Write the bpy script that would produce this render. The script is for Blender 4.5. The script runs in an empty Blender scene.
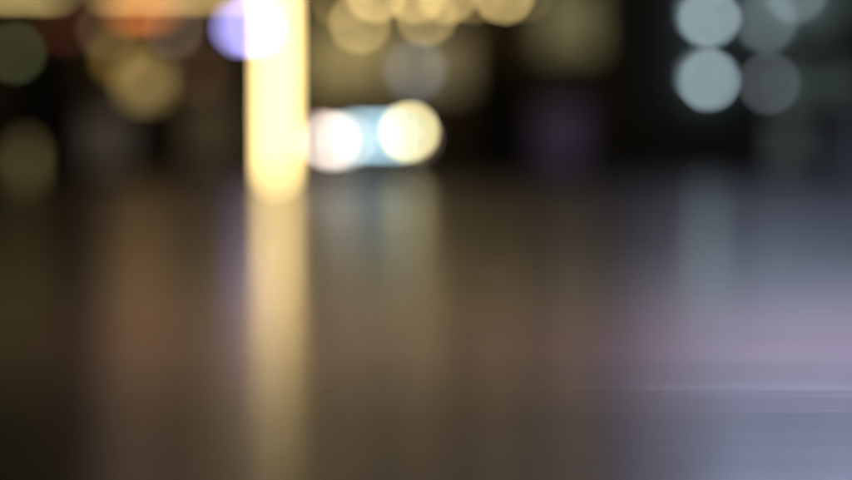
import bpy, bmesh, math
from mathutils import Vector, Matrix
R = math.radians
scene = bpy.context.scene
C = scene.collection

# ------------------------------------------------------------------ render / view
scene.render.engine = 'CYCLES'
cy = scene.cycles
cy.use_denoising = True
try:
    cy.denoiser = 'OPENIMAGEDENOISE'; cy.denoising_prefilter = 'ACCURATE'; cy.denoising_input_passes = 'RGB_ALBEDO_NORMAL'
    cy.denoising_quality = 'HIGH'
except Exception: pass
cy.use_adaptive_sampling = False
cy.max_bounces = 5; cy.diffuse_bounces = 2; cy.glossy_bounces = 3; cy.transmission_bounces = 2
cy.caustics_reflective = False; cy.caustics_refractive = False
cy.sample_clamp_indirect = 6; cy.blur_glossy = 0.5
cy.sample_clamp_direct = 0
cy.use_light_tree = True
vs = scene.view_settings
vs.view_transform = 'Standard'; vs.look = 'None'; vs.gamma = 1; vs.exposure = 0; vs.use_curve_mapping = False

# ------------------------------------------------------------------ camera (85 mm lens wide open, focused on the near paving)
FPX = 2012.0; H = 0.25; HOR = 162.0
PITCH = math.atan((240 - HOR) / FPX)
cam_d = bpy.data.cameras.new('camera'); cam = bpy.data.objects.new('camera', cam_d); C.objects.link(cam)
cam.location = (0, 0, H); cam.rotation_euler = (R(90) - PITCH, 0, 0)
cam_d.sensor_width = 36; cam_d.lens = FPX * 36 / 852
cam_d.clip_start = 0.05; cam_d.clip_end = 3000
cam_d.dof.use_dof = True
FOC = H * FPX / (402 - HOR)
cam_d.dof.focus_distance = FOC
APER = 61.0 * FOC / FPX / (1 - FOC / 31.0)            # entrance pupil, metres
cam_d.dof.aperture_fstop = cam_d.lens / 1000 / APER
cam_d.dof.aperture_blades = 0
scene.camera = cam
def P(px, py, Y):
    """the point at depth Y seen at pixel px, py of the photograph"""
    d = Vector(((px - 426) / FPX, (240 - py) / FPX, -1)); d.rotate(cam.rotation_euler)
    return Vector((0, 0, H)) + d * (Y / d.y)

# ------------------------------------------------------------------ world: night
world = bpy.data.worlds.new('World'); scene.world = world; world.use_nodes = True
nt = world.node_tree; nt.nodes.clear()
sky = nt.nodes.new('ShaderNodeTexSky'); sky.sky_type = 'NISHITA'; sky.sun_disc = False
sky.sun_elevation = R(25); sky.sun_rotation = R(200)
bg = nt.nodes.new('ShaderNodeBackground'); bg.inputs['Strength'].default_value = 0.0006
wo = nt.nodes.new('ShaderNodeOutputWorld')
nt.links.new(sky.outputs[0], bg.inputs[0]); nt.links.new(bg.outputs[0], wo.inputs[0])
sd = bpy.data.lights.new('moon', 'SUN'); sd.energy = 0.01; sd.angle = R(0.5); sd.color = (1, 0.95, 0.86)
so = bpy.data.objects.new('moon', sd); C.objects.link(so); so.rotation_euler = (R(65), 0, R(20))

# ------------------------------------------------------------------ materials
def mat(name, col, rough=0.6, metal=0.0, noise=0.15, scale=6.0, bump=0.0, spec=0.5, stretch=(1, 1, 1)):
    m = bpy.data.materials.new(name); m.use_nodes = True; n = m.node_tree.nodes; l = m.node_tree.links
    b = n['Principled BSDF']; b.inputs['Roughness'].default_value = rough; b.inputs['Metallic'].default_value = metal
    b.inputs['Specular IOR Level'].default_value = spec
    tc = n.new('ShaderNodeTexCoord'); mp = n.new('ShaderNodeMapping'); mp.inputs['Scale'].default_value = stretch
    nz = n.new('ShaderNodeTexNoise'); nz.inputs['Scale'].default_value = scale; nz.inputs['Detail'].default_value = 5
    l.new(tc.outputs['Object'], mp.inputs[0]); l.new(mp.outputs[0], nz.inputs['Vector'])
    cr = n.new('ShaderNodeValToRGB')
    cr.color_ramp.elements[0].position = 0.3; cr.color_ramp.elements[1].position = 0.7
    cr.color_ramp.elements[0].color = (*[c * (1 - noise) for c in col], 1)
    cr.color_ramp.elements[1].color = (*[min(1, c * (1 + noise)) for c in col], 1)
    l.new(nz.outputs[0], cr.inputs[0]); l.new(cr.outputs[0], b.inputs['Base Color'])
    if bump:
        bp = n.new('ShaderNodeBump'); bp.inputs['Strength'].default_value = bump; bp.inputs['Distance'].default_value = 0.01
        l.new(nz.outputs[0], bp.inputs['Height']); l.new(bp.outputs[0], b.inputs['Normal'])
    return m
def glow(name, col, strength, base=(0.5, 0.5, 0.5), vary=0.0, scale=1.5):
    """a lamp cover, lit sign or lit window"""
    m = bpy.data.materials.new(name); m.use_nodes = True; n = m.node_tree.nodes; l = m.node_tree.links
    b = n['Principled BSDF']; b.inputs['Base Color'].default_value = (*base, 1); b.inputs['Roughness'].default_value = 0.25
    b.inputs['Emission Color'].default_value = (*col, 1); b.inputs['Emission Strength'].default_value = strength
    if vary:
        tc = n.new('ShaderNodeTexCoord'); nz = n.new('ShaderNodeTexNoise'); nz.inputs['Scale'].default_value = scale
        nz.inputs['Detail'].default_value = 3
        mr = n.new('ShaderNodeMapRange'); mr.inputs['From Min'].default_value = 0.3; mr.inputs['From Max'].default_value = 0.7
        mr.inputs['To Min'].default_value = strength * (1 - vary); mr.inputs['To Max'].default_value = strength * (1 + vary)
        l.new(tc.outputs['Object'], nz.inputs['Vector']); l.new(nz.outputs[0], mr.inputs[0]); l.new(mr.outputs[0], b.inputs['Emission Strength'])
    return m

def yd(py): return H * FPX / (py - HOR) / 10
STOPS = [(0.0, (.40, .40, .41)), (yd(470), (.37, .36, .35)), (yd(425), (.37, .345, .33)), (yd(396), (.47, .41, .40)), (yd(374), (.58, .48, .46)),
         (yd(350), (.75, .57, .56)), (yd(335), (.69, .525, .505)), (yd(312), (.60, .49, .44)), (yd(285), (.40, .375, .33)), (yd(250), (.19, .185, .17)), (yd(215), (.05, .049, .046)), (1, (.03, .03, .03))]  # last stops darkened: the dim far light is put into the colour
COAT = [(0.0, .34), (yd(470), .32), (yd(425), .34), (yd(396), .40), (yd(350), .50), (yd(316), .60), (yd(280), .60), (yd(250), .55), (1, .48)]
def paving_material():
    """polished stone laid in courses across the view, worn into fine streaks along each course"""
    m = bpy.data.materials.new('polished_paving'); m.use_nodes = True; n = m.node_tree.nodes; l = m.node_tree.links
    b = n['Principled BSDF']
    geo = n.new('ShaderNodeNewGeometry'); sep = n.new('ShaderNodeSeparateXYZ'); l.new(geo.outputs['Position'], sep.inputs[0])
    def streak(sx, sy, detail, off=0.0):
        mp = n.new('ShaderNodeMapping'); mp.inputs['Scale'].default_value = (sx, sy, 1); mp.inputs['Location'].default_value = (off, off, 0)
        nz = n.new('ShaderNodeTexNoise'); nz.inputs['Scale'].default_value = 1; nz.inputs['Detail'].default_value = detail
        l.new(geo.outputs['Position'], mp.inputs[0]); l.new(mp.outputs[0], nz.inputs['Vector']); return nz.outputs[0]
    s_f = streak(0.2, 17, 1.2); s_m = streak(0.07, 5.0, 2, 7.3); mott = streak(3.0, 3.0, 5, 2.0)
    # stone colour by course, far shade painted in: a ramp on the distance
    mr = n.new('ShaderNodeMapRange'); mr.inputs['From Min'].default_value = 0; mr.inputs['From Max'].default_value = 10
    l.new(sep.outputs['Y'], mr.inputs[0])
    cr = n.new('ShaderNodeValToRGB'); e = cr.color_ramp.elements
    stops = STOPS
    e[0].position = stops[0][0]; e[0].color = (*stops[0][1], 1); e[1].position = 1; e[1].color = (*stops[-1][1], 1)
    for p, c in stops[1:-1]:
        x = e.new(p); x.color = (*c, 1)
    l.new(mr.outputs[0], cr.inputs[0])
    mx = n.new('ShaderNodeMix'); mx.data_type = 'RGBA'; mx.blend_type = 'MULTIPLY'; mx.inputs['Factor'].default_value = 1
    ml = n.new('ShaderNodeMapRange'); ml.inputs['From Min'].default_value = .48; ml.inputs['From Max'].default_value = .62
    ml.inputs['To Min'].default_value = .97; ml.inputs["To Max"].default_value = 1.24
    def mean3(a, b_, c_):
        a1_ = n.new('ShaderNodeMath'); a1_.operation = 'ADD'; l.new(a, a1_.inputs[0]); l.new(b_, a1_.inputs[1])
        a2_ = n.new('ShaderNodeMath'); a2_.operation = 'ADD'; l.new(a1_.outputs[0], a2_.inputs[0]); l.new(c_, a2_.inputs[1])
        a3_ = n.new('ShaderNodeMath'); a3_.operation = 'DIVIDE'; a3_.inputs[1].default_value = 3; l.new(a2_.outputs[0], a3_.inputs[0]); return a3_.outputs[0]
    l.new(mean3(streak(0.25, 21, .5, 5.7), streak(0.1, 43, 0.5, 3.1), streak(0.15, 31, 0.5, 11.4)), ml.inputs[0])
    streak_light = n.new('ShaderNodeMapRange'); streak_light.interpolation_type = 'SMOOTHSTEP'; streak_light.inputs['From Min'].default_value = -.05; streak_light.inputs['From Max'].default_value = .45
    streak_light.inputs['To Min'].default_value = .12; streak_light.inputs['To Max'].default_value = 1
    l.new(sep.outputs['X'], streak_light.inputs[0])  # streaks painted stronger to the right for the brighter light there
    mw = n.new('ShaderNodeMix'); mw.data_type = 'FLOAT'; mw.inputs['A'].default_value = 1
    l.new(streak_light.outputs[0], mw.inputs['Factor']); l.new(ml.outputs[0], mw.inputs['B'])
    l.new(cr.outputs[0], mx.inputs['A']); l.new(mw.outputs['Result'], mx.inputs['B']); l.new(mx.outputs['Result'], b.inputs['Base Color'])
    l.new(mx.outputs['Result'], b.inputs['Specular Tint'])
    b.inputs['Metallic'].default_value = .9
    rr = n.new('ShaderNodeMapRange'); rr.inputs['From Min'].default_value = .35; rr.inputs['From Max'].default_value = .65
    rr.inputs['To Min'].default_value = .38; rr.inputs['To Max'].default_value = .46
    l.new(mean3(s_f, s_m, mott), rr.inputs[0]); l.new(rr.outputs[0], b.inputs['Roughness'])
    # the polish on top of the stone, thinner on some courses
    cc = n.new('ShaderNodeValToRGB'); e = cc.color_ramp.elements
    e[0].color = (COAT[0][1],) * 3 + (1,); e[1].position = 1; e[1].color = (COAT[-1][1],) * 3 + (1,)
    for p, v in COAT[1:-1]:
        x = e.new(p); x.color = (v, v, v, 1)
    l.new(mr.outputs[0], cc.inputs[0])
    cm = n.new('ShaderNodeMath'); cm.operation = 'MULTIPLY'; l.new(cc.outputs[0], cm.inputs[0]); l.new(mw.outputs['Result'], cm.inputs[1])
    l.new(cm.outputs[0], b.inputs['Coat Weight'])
    cg = n.new('ShaderNodeMapRange'); cg.inputs['From Min'].default_value = 2.2; cg.inputs['From Max'].default_value = 6
    cg.inputs['To Min'].default_value = .2; cg.inputs['To Max'].default_value = .155
    l.new(sep.outputs['Y'], cg.inputs[0]); l.new(cg.outputs[0], b.inputs['Coat Roughness'])
    b.inputs['Coat IOR'].default_value = 1.6
    return m

M = dict(
    stone=mat('dark_render', (.10, .095, .09), .8, bump=.3), panel=mat('graphite_panel', (.11, .095, .09), .5),
    pale=mat('grey_cladding', (.07, .076, .08), .6), brick=mat('brown_cladding', (.11, .085, .06), .75, bump=.4, scale=14),
    metal=mat('dark_metal', (.06, .06, .065), .35, metal=.8), steel=mat('brushed_steel', (.45, .45, .46), .3, metal=1, stretch=(1, 1, 20)),
    glass=mat('unlit_glass', (.015, .017, .02), .08, noise=.05), awn=mat('awning_cloth', (.06, .045, .035), .85, scale=30),
    paint=mat('navy_car_paint', (.02, .024, .035), .2, metal=.3, noise=.05), rubber=mat('rubber', (.02, .02, .02), .8),
    rim=mat('alloy', (.4, .4, .42), .3, metal=1), plate=mat('blank_plate', (.5, .5, .47), .5), grille=mat('grille_plastic', (.02, .02, .02), .5),
    roof=mat('roof_felt', (.05, .05, .05), .9), cord=mat('black_cable', (.015, .015, .015), .6),
    wood=mat('stained_wood', (.10, .06, .035), .6, stretch=(1, 12, 1)),
)
# ------------------------------------------------------------------ mesh helpers
class MB:
    def __init__(s): s.bm = bmesh.new()
    def box(s, x0, x1, y0, y1, z0, z1, bev=0.0):
        g = bmesh.ops.create_cube(s.bm, size=1); vs_ = g['verts']
        for v in vs_:
            v.co = Vector(((x0 + x1) / 2 + v.co.x * (x1 - x0), (y0 + y1) / 2 + v.co.y * (y1 - y0), (z0 + z1) / 2 + v.co.z * (z1 - z0)))
        if bev:
            ed = {e for v in vs_ for e in v.link_edges}
            bmesh.ops.bevel(s.bm, geom=list(ed), offset=bev, segments=2, affect='EDGES', profile=.5)
        return s
    def cyl(s, c, r, h, axis='Z', r2=None, seg=28):
        rot = {'Z': Matrix(), 'X': Matrix.Rotation(R(90), 4, 'Y'), 'Y': Matrix.Rotation(R(90), 4, 'X')}[axis]
        bmesh.ops.create_cone(s.bm, cap_ends=True, segments=seg, radius1=r, radius2=r if r2 is None else r2, depth=h,
                              matrix=Matrix.Translation(c) @ rot)
        return s
    def ball(s, c, r, sz=1.0, sy=1.0):
        bmesh.ops.create_uvsphere(s.bm, u_segments=24, v_segments=14, radius=r, matrix=Matrix.Translation(c) @ Matrix.Diagonal((1, sy, sz, 1)))
        return s
    def prism(s, pts, x0, x1):
        """a side outline (y, z) between x0 and x1"""
        a = [s.bm.verts.new((x0, y, z)) for y, z in pts]; b = [s.bm.verts.new((x1, y, z)) for y, z in pts]
        s.bm.faces.new(a); s.bm.faces.new(list(reversed(b)))
        for i in range(len(pts)):
            j = (i + 1) % len(pts); s.bm.faces.new((a[j], a[i], b[i], b[j]))
        return s
    def build(s, name, m, parent=None, smooth=False, loc=(0, 0, 0)):
        bmesh.ops.recalc_face_normals(s.bm, faces=s.bm.faces)
        me = bpy.data.meshes.new(name); s.bm.to_mesh(me); s.bm.free(); me.materials.append(m)
        if smooth:
            for p in me.polygons: p.use_smooth = True
        o = bpy.data.objects.new(name, me); C.objects.link(o); o.location = loc
        if parent: o.parent = parent
        return o
def tag(o, label=None, cat=None, group=None, kind=None):
    for k, v in (('label', label), ('category', cat), ('group', group), ('kind', kind)):
        if v: o[k] = v
    return o
def empty(name, loc, label, cat, group=None):
    o = bpy.data.objects.new(name, None); C.objects.link(o); o.location = loc; o.empty_display_size = .2
    return tag(o, label, cat, group)

# ------------------------------------------------------------------ setting: ground
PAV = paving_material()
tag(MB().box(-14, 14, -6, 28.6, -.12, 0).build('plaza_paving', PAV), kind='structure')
asph = mat('asphalt', (.05, .05, .05), .5, noise=.3, scale=40, bump=.3)
tag(MB().box(-200, 200, 28.6, 33.4, -.14, -.02).build('road', asph), kind='structure')
tag(MB().box(-200, 200, 33.4, 36.4, -.14, .10, ).build('pavement', mat('concrete_paving', (.13, .125, .12), .45, bump=.2)), kind='structure')
bm = bmesh.new(); bmesh.ops.create_grid(bm, x_segments=8, y_segments=8, size=1200)
g = MB(); g.bm.free(); g.bm = bm
tag(g.build('ground', asph, loc=(0, 0, -.16)), kind='structure')

# ------------------------------------------------------------------ buildings
def window(parent, x0, x1, yf, z0, z1, pane_mat, frame_mat=M['metal'], bars=1, name='window'):
    """frame with one pane behind it; faces -Y, front at yf"""
    t = .05; f = MB()
    f.box(x0, x1, yf - .06, yf - .003, z0, z0 + t).box(x0, x1, yf - .06, yf - .003, z1 - t, z1)
    f.box(x0, x0 + t, yf - .06, yf - .003, z0 + t, z1 - t).box(x1 - t, x1, yf - .06, yf - .003, z0 + t, z1 - t)
    for i in range(bars):
        x = x0 + (x1 - x0) * (i + 1) / (bars + 1); f.box(x - t / 2, x + t / 2, yf - .055, yf - .003, z0 + t, z1 - t)
    fo = f.build(name, frame_mat, parent)
    MB().box(x0 + t * .9, x1 - t * .9, yf - .035, yf - .008, z0 + t * .9, z1 - t * .9).build('pane', pane_mat, fo)
    return fo
def building(loc, w, d, h, wall_m, label, ):
    b = empty('building', loc, label, 'building')
    MB().box(-w / 2, w / 2, 0, d, 0, h).build('wall', wall_m, b)
    rf = MB().box(-w / 2 - .15, w / 2 + .15, -.15, d + .15, h + .003, h + .3).build('roof', M['roof'], b)
    for z in (3.55, 6.9):
        if z < h: MB().box(-w / 2, w / 2, -.10, -.004, z, z + .22).build('cornice', M['pale'], b)
    return b
# glows; the added upper-storey ones light the floor reflections from out of view
G = dict(
    warm_up=glow('added_glow_warm', (1, .71, .43), 1.2, vary=.5), amber_up=glow('added_glow_amber', (1, .70, .50), .75, vary=.5),
    lilac_up=glow('added_glow_lilac', (.85, .74, .95), 1.7, vary=.3), cool_up=glow('added_glow_cool', (.62, .70, 1), 1.5, vary=.3), cool_high=glow('added_glow_blue', (.60, .68, 1), 18, vary=.3), olive=glow('lit_transom', (.95, .74, .28), .26, vary=.4),
    olive_dim=glow('lit_transom_dim', (.95, .76, .36), .14, vary=.4), olive2=glow('lit_transom_pale', (.85, .78, .36), .15, vary=.25), teal=glow('lit_room_teal', (.6, .9, .9), .055, vary=.5),
    grey=glow('dim_display', (1, .88, .85), .03, vary=.5), brown=glow('dim_brown_display', (1, .7, .5), .018, vary=.6),
    purple=glow('dim_purple_display', (.36, .30, 1), .03, vary=.4), door=glow('lit_door', (.75, .95, .95), .07, vary=.3),
    blue=glow('dim_blue_door', (.6, .7, 1), .07, vary=.3),
)
YB = 36.4
# left shop
xl, xr = P(-120, 0, YB).x, P(300, 0, YB).x
B1 = building(((xl + xr) / 2, YB, .1), xr - xl, 9, 9.6, M['panel'], 'dark shop building behind the awning with long yellow strip lights')
def loc_in(B, px, py, Y=YB): p = P(px, py, Y); return p.x - B.location.x, p.z - B.location.z
def pane_px(B, x0, x1, y0, y1, m, bars=0, name='window'):
    a, t = loc_in(B, x0, y0); b, bt = loc_in(B, x1, y1)
    return window(B, a, b, 0, max(bt, .05), t, m, bars=bars, name=name)
pane_px(B1, 10, 78, 40, 168, M['glass'], 1)
pane_px(B1, 84, 132, 110, 178, G['grey'], 0)
pane_px(B1, 138, 178, 118, 168, M['glass'], 0)
pane_px(B1, 184, 236, 95, 168, G['brown'], 1)
for i, (a, b) in enumerate(((-100, -40), (-20, 60), (90, 170), (190, 260))):  # unseen upper windows, lit ones added for the warm floor reflection
    pane_px(B1, a, b, -170, -60, G['warm_up'] if i > 2 else G['amber_up'] if i == 2 else M['glass'], 1)
    pane_px(B1, a, b, -340, -235, G['amber_up'] if i == 2 else M['glass'], 1)
# middle cafe
xl2, xr2 = xr + .02, P(612, 0, YB).x
B2 = building(((xl2 + xr2) / 2, YB, .1), xr2 - xl2, 9, 8.4, M['brick'], 'brown cafe building with warm lit transoms behind the hanging globes')
pane_px(B2, 306, 392, 18, 100, G['olive'], 1)
pane_px(B2, 398, 470, 30, 92, G['olive_dim'], 1)
pane_px(B2, 534, 600, -20, 56, G['olive2'], 1)
pane_px(B2, 474, 522, 60, 176, M['glass'], 0, 'door')
pane_px(B2, 532, 588, 100, 176, G['purple'], 0)
for i, (a, b) in enumerate(((312, 372), (390, 450), (468, 528), (546, 604))):  # upper rows out of view, added to warm the paving's reflection
    pane_px(B2, a, b, -170, -60, G['warm_up'], 1)
    pane_px(B2, a, b, -330, -230, G['amber_up'] if i != 1 else M['glass'], 1)
# right building
xl3, xr3 = xr2 + .02, P(1120, 0, YB).x
B3 = building(((xl3 + xr3) / 2, YB, .1), xr3 - xl3, 9, 11.5, M['pale'], 'tall grey building with added cool upper windows at the dark right end')
pane_px(B3, 752, 850, -30, 36, G['teal'], 2)
pane_px(B3, 770, 868, 64, 104, G['teal'], 2)
pane_px(B3, 772, 806, 118, 176, G['door'], 0, 'door')
pane_px(B3, 832, 872, 130, 176, G['blue'], 0, 'door')
for i, (a, b) in enumerate(((622, 700), (712, 790), (806, 880), (896, 970), (986, 1060))):  # unseen rows; lilac and blue panes added to brighten the right paving
    pane_px(B3, a, b, -175, -60, G['lilac_up'] if i == 0 else M['glass'], 1)
    pane_px(B3, a, b, -345, -235, G['cool_high'] if i > 0 else M['glass'], 1)

# ------------------------------------------------------------------ awning with two strip lights
YA = 34.6
zs = P(0, -12.5, YA).z
a0, a1 = P(-60, 0, YA).x, P(296, 0, YA).x
aw = empty('awning', ((a0 + a1) / 2, YB, 0), 'dark shop awning whose front edge carries two yellow strip lights', 'awning')
hw = (a1 - a0) / 2; dy = YA - YB
MB().prism([(-.01, zs + .75), (dy, zs + .14), (dy, zs + .10), (-.01, zs + .69)], -hw, hw).build('cover', M['awn'], aw)
MB().box(-hw, hw, dy - .05, dy - .003, zs + .06, zs + .24, .01).build('front_rail', M['metal'], aw)
cx = (a0 + a1) / 2
G['strip_l'] = glow('strip_light_yellow', (1, .74, .27), 3.5); G['strip_r'] = glow('strip_light_amber', (1, .66, .24), 4.2)
for x0, x1, m, lb in ((-58, 61, 'strip_l', 'pale yellow strip light'), (104, 276, 'strip_r', 'amber strip light')):
    u, v = P(x0, 0, YA).x - cx, P(x1, 0, YA).x - cx
    tag(MB().box(u, v, dy - .04, dy + .02, zs - .045, zs + .045, .012).build('strip_light', G[m], aw), label=lb)
for sx in (-hw + .1, -.4, hw - .1):
    MB().box(sx - .025, sx + .025, dy + .02, -.01, zs + .02, zs + .058).build('bracket', M['metal'], aw)

# ------------------------------------------------------------------ glowing column
YC = 30.4
pc = P(276.5, 0, YC); zb = 0
pc.z = 0
col = empty('light_column', (pc.x, 28.3, 0), 'slim blazing yellow white light column standing on the plaza', 'light column')
MB().cyl((0, 0, .012), .17, .024).cyl((0, 0, .03), .10, .012).build('base', M['metal'], col)
MB().cyl((0, 0, .036 + 2.0), .078, 4.0, seg=32).build('tube', glow('column_tube', (1, .73, .30), 10.5, base=(.8, .8, .7)), col, True)
MB().cyl((0, 0, 4.09), .095, .10).build('cap', M['metal'], col)
col.location.x = P(276.5, 0, 28.3).x

# ------------------------------------------------------------------ small lit signs on the left shop
def sign(px0, px1, py0, py1, m, label, Y=YB - .12, name='lit_sign', cat='sign', th=.1):
    p, q = P(px0, py1, Y), P(px1, py0, Y)
    o = empty(name, ((p.x + q.x) / 2, Y, p.z), label, cat); w = (q.x - p.x) / 2; h = q.z - p.z
    MB().box(-w - .02, w + .02, 0.004, th, -.02, h + .02, .008).build('casing', M['metal'], o)
    MB().box(-w, w, -.012, .002, 0, h, .003).build('lit_face', m, o)
    return o
sign(236, 261, 23, 32, glow('violet_face', (.46, .42, 1), 16), 'small glowing violet sign touching the light column on its upper left')
sign(122, 162, 1, 13, glow('orange_face', (1, .24, .04), 2.2), 'flat orange sign tucked under the amber strip light')
sign(52, 76, 22, 32, glow('red_face', (1, .12, .12), .22), 'dim red sign under the gap between the two strip lights')
sign(131, 158, 70, 95, glow('mustard_face', (1, .68, .24), .85, vary=.2), 'amber lit box sign low on the dark shop front, biggest of the lit boxes there')
sign(113, 124, 46, 66, glow('ochre_face', (1, .60, .12), 1.0, vary=.2), 'narrow ochre box sign just above left of the big amber box sign')
sign(192, 206, 66, 84, glow('russet_face', (1, .48, .25), .28, vary=.2), 'faint russet box sign between the amber box sign and the light column')

# ------------------------------------------------------------------ lamps
def globe_lamp(px, py, Y, col_, L, label, group, hang, name='pendant_lamp', d=8.8, cat='pendant lamp', flat=1.0):
    p = P(px, py, Y); r = d / 2 / FPX * Y
    o = empty(name, (p.x, Y, p.z), label, cat, group)
    MB().ball((0, 0, 0), r, flat).build('globe', glow('globe_glow', col_, L, base=(.8, .8, .8)), o, True)
    MB().cyl((0, 0, r + .02), .03, .07).build('cap', M['metal'], o)
    MB().cyl((0, 0, (r + .05 + hang) / 2), .006, hang - r - .05, seg=8).build('cord', M['cord'], o)
    return o
YL = 34.2
TOPZ = P(0, -75, YL).z
W = (1, .72, .28)
pend = [
 (360, 23, .75, 'lowest of the hanging globes, first right of the light column'),
 (426, 15, .75, 'second lowest hanging globe, right of the lowest globe'),
 (375.5, -8, 1.15, 'bright high globe hanging just above the lowest globe'),
 (415, -7, 1.05, 'high globe hanging just left above the second lowest globe'),
 (448, -7, 1.0, 'high globe hanging just right above the second lowest globe'),
 (504, -7, 1.2, 'bright high globe hanging alone at the right end of the row'),
 (340, -2, .35, 'faint globe hanging closest to the light column'),
 (474, -7, .35, 'faint globe hanging between the bright end globe and its neighbours'),
 (524, -8, .15, 'barely glowing globe at the far right end of the hanging row'),
]
for px, py, k, lb in pend:
    z = P(px, py, YL).z
    globe_lamp(px, py, YL, W, 14.5 * k, lb, 'globes hanging before the cafe', TOPZ - z - .01)
# the beam they hang from
bx0, bx1 = P(318, 0, YL).x, P(545, 0, YL).x
pg = empty('pergola', ((bx0 + bx1) / 2, YL, .1), 'dark timber pergola carrying the hanging globes before the cafe', 'pergola')
bw = (bx1 - bx0) / 2
MB().box(-bw, bw, -.05, .05, TOPZ - .1, TOPZ + .06, .01).build('beam', M['wood'], pg)
for sx in (-bw + .1, 0.2, bw - .1):
    MB().box(sx - .04, sx + .04, .055, YB - YL - .005, TOPZ - .1, TOPZ + .04, .008).build('rafter', M['wood'], pg)
for sx in (-bw + .06, bw - .06):
    MB().box(sx - .035, sx + .035, -.035, .035, 0, TOPZ - .103, .006).build('post', M['wood'], pg)

def wall_lamp(px, py, colr, L, label, group, d=11, Y=YB, name='wall_lamp', twin=None):
    p = P(px, py, Y - .2); r = d / 2 / FPX * Y
    o = empty(name, (p.x, Y, p.z), label, 'wall lamp', group)
    MB().cyl((0, -.02, 0), r * .75, .03, 'Y').build('back_plate', M['metal'], o)
    MB().cyl((0, -.09, 0), .018, .11, 'Y', seg=12).build('arm', M['metal'], o)
    MB().ball((0, -.2, 0), r).build('globe', glow('cool_globe', colr, L, base=(.8, .8, .8)), o, True)
    if twin:
        MB().ball((-twin[0] / FPX * Y, -.2, twin[1] / FPX * Y), r * .42).build('side_bulb', glow('side_bulb_glow', colr, L * .8, base=(.8, .8, .8)), o, True)
    return o
CW = (.70, .93, 1)
GR = 'cool lamps on the grey building'
wall_lamp(709, 17, CW, 12.5, 'bright cool lamp, upper one of the dark left side of the grey building', GR, 9, twin=(7.5, 4))
wall_lamp(709, 80, CW, 12, 'bright cool lamp directly below the other bright one on the grey building', GR, 9, twin=(7.5, 4))
wall_lamp(766, 22, CW, 2.8, 'dim teal lamp right of the upper bright cool lamp', GR, 10)
wall_lamp(769, 83, (.82, .95, 1), 2.9, 'dim greyish lamp right of the lower bright cool lamp', GR, 8)
wall_lamp(796, -8, CW, 3.8, 'half lit cool lamp highest and furthest along the grey building', GR, 9)
wall_lamp(415, 70, (.85, .95, 1), 1.9, 'dim grey blue lamp on the cafe wall above the car roof', None, 11)
LG = 'faint lamps on the dark shop front'
wall_lamp(15, 53, (.75, .8, .35), 1.7, 'dim olive lamp low on the dark shop front under the pale yellow strip', LG, 9)
wall_lamp(107, 30, (1, .65, .35), 1.3, 'very faint lamp left below the orange sign', LG, 10)
wall_lamp(173, 28, (1, .72, .48), 2.2, 'faint pinkish lamp right below the orange sign', LG, 10)

# ------------------------------------------------------------------ low bollard lamp at the far left
pb = P(25, 0, 29.0)
bl = empty('bollard_lamp', (pb.x, 28.3, 0), 'short dim amber bollard lamp by the road at the far left edge', 'bollard lamp')
bl.location.x = P(25, 0, 28.3).x
MB().cyl((0, 0, .02), .11, .04).build('base', M['metal'], bl)
MB().cyl((0, 0, .27), .07, .46).build('diffuser', glow('bollard_glow', (1, .76, .28), .36), bl, True)
MB().cyl((0, 0, .525), .085, .05, r2=.06).build('cap', M['metal'], bl)

# ------------------------------------------------------------------ car facing the camera with headlights and a light bar
YCAR = 29.6
pcar = P(369, 0, YCAR)
car = empty('car', (pcar.x, YCAR, -.02), 'dark car facing us with blazing headlights and a pale blue light bar', 'car')
import random
def car_body():
    # lofted cross-sections along y (front at 0, rear at 4.2): half width, floor, shoulder, top
    secs = [(0.00, .60, .30, .52, .60), (.06, .76, .24, .58, .68), (.25, .85, .20, .66, .76), (.60, .88, .18, .72, .83), (1.15, .89, .18, .80, .93),
            (2.2, .90, .18, .84, .95), (3.3, .89, .18, .86, .97), (3.9, .86, .22, .84, .95), (4.15, .78, .28, .76, .90), (4.2, .66, .34, .68, .82)]
    bm = bmesh.new(); rings = []
    for y, w, z0, zs_, zt in secs:
        pts = [(-w * .82, z0), (-w, z0 + .10), (-w * 1.01, (z0 + zs_) / 2), (-w * .985, zs_), (-w * .90, zt - .02), (-w * .5, zt), (0, zt + .012),
               (w * .5, zt), (w * .90, zt - .02), (w * .985, zs_), (w * 1.01, (z0 + zs_) / 2), (w, z0 + .10), (w * .82, z0), (0, z0 - .005)]
        rings.append([bm.verts.new((x, y, z)) for x, z in pts])
    n = len(rings[0])
    for a, b in zip(rings, rings[1:]):
        for i in range(n): bm.faces.new((a[i], a[(i + 1) % n], b[(i + 1) % n], b[i]))
    bm.faces.new(rings[0]); bm.faces.new(list(reversed(rings[-1])))
    return bm
def cabin():
    secs = [(1.05, .74, .90, .94), (1.35, .73, .90, 1.16), (1.75, .66, .90, 1.38), (2.2, .62, .90, 1.45), (2.9, .62, .90, 1.44), (3.4, .66, .90, 1.30), (3.85, .72, .90, .98)]
    bm = bmesh.new(); rings = []
    for y, w, z0, zt in secs:
        wb = .80
        pts = [(-wb, z0), (-w - (wb - w) * .3, z0 + (zt - z0) * .6), (-w, zt - .03), (-w * .6, zt), (w * .6, zt), (w, zt - .03), (w + (wb - w) * .3, z0 + (zt - z0) * .6), (wb, z0)]
        rings.append([bm.verts.new((x, y, z)) for x, z in pts])
    n = len(rings[0])
    for a, b in zip(rings, rings[1:]):
        for i in range(n): bm.faces.new((a[i], a[(i + 1) % n], b[(i + 1) % n], b[i]))
    bm.faces.new(rings[0]); bm.faces.new(list(reversed(rings[-1])))
    return bm
def frombm(bm): g = MB(); g.bm.free(); g.bm = bm; return g
body = frombm(car_body()).build('body', M['paint'], car, True)
frombm(cabin()).build('cabin_glass', M['glass'], car, True)
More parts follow.
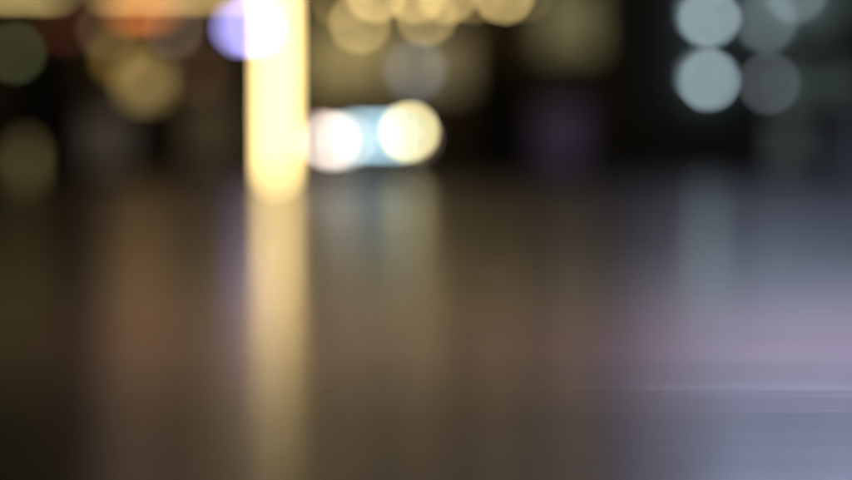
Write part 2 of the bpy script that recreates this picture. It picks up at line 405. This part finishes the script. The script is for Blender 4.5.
rf = MB().box(-.6, .6, 1.95, 3.2, 1.447, 1.475, .012).build('roof', M['paint'], car)
for s in (-1, 1):
    pil = MB().prism([(1.12, .93), (1.20, .93), (1.99, 1.44), (1.93, 1.445)], s * .70 - .03, s * .70 + .03).build('windscreen_pillar', M['paint'], car)
    mir = MB().box(s * 1.0 - .10, s * 1.0 + .10, 1.25, 1.36, .93, 1.06, .03).box(s * .90 - .06, s * .90 + .06, 1.29, 1.33, .93, .97).build('mirror', M['paint'], car, True)
for y in (.78, 3.35):
    for s in (-1, 1):
        w = MB().cyl((s * .80, y, .31), .31, .21, 'X', seg=36).build('wheel', M['rubber'], car, True)
        MB().cyl((s * .90, y, .31), .20, .035, 'X', seg=30).build('rim', M['rim'], w)
MB().box(-.42, .42, -.03, .02, .36, .50, .015).build('grille', M['grille'], car)
MB().box(-.25, .25, -.045, -.032, .38, .48, .004).build('number_plate', M['plate'], car)
def carx(px): return P(px, 0, YCAR).x - pcar.x
def carz(py): return P(0, py, YCAR).z + .02
MB().box(carx(347), carx(404), -.05, .03, carz(136) - .035, carz(136) + .035, .01).build('light_bar', glow('bar_glow', (.52, .83, .97), 9.5), car)
hm_l = glow('headlight_glow', (1, .88, .76), 24, base=(.8, .8, .8)); hm_r = glow('headlight_glow_yellow', (1, .88, .44), 32, base=(.8, .8, .8))
hl = MB().box(carx(334) - .22, carx(334) + .24, -.06, .12, carz(139) - .09, carz(139) + .09, .03).build('headlight', M['grille'], car)
MB().cyl((carx(331), -.07, carz(141)), .068, .03, 'Y').build('lamp', hm_l, hl)
MB().cyl((carx(345), -.07, carz(141)), .055, .03, 'Y').build('side_lamp', glow('side_lamp_glow', (.95, .93, .85), 17), hl)
MB().cyl((carx(321), -.07, carz(138)), .055, .03, 'Y').build('indicator', glow('indicator_glow', (1, .72, .62), 11), hl)
hl = MB().box(carx(409) - .10, carx(409) + .10, -.06, .12, carz(132) - .09, carz(132) + .09, .03).build('headlight', M['grille'], car)
MB().cyl((carx(409), -.07, carz(132)), .070, .03, 'Y').build('lamp', hm_r, hl)

MB().cyl((carx(416), -.07, carz(138)), .03, .03, 'Y').build('indicator', glow('indicator_glow_dim', (1, .72, .5), 7), hl)
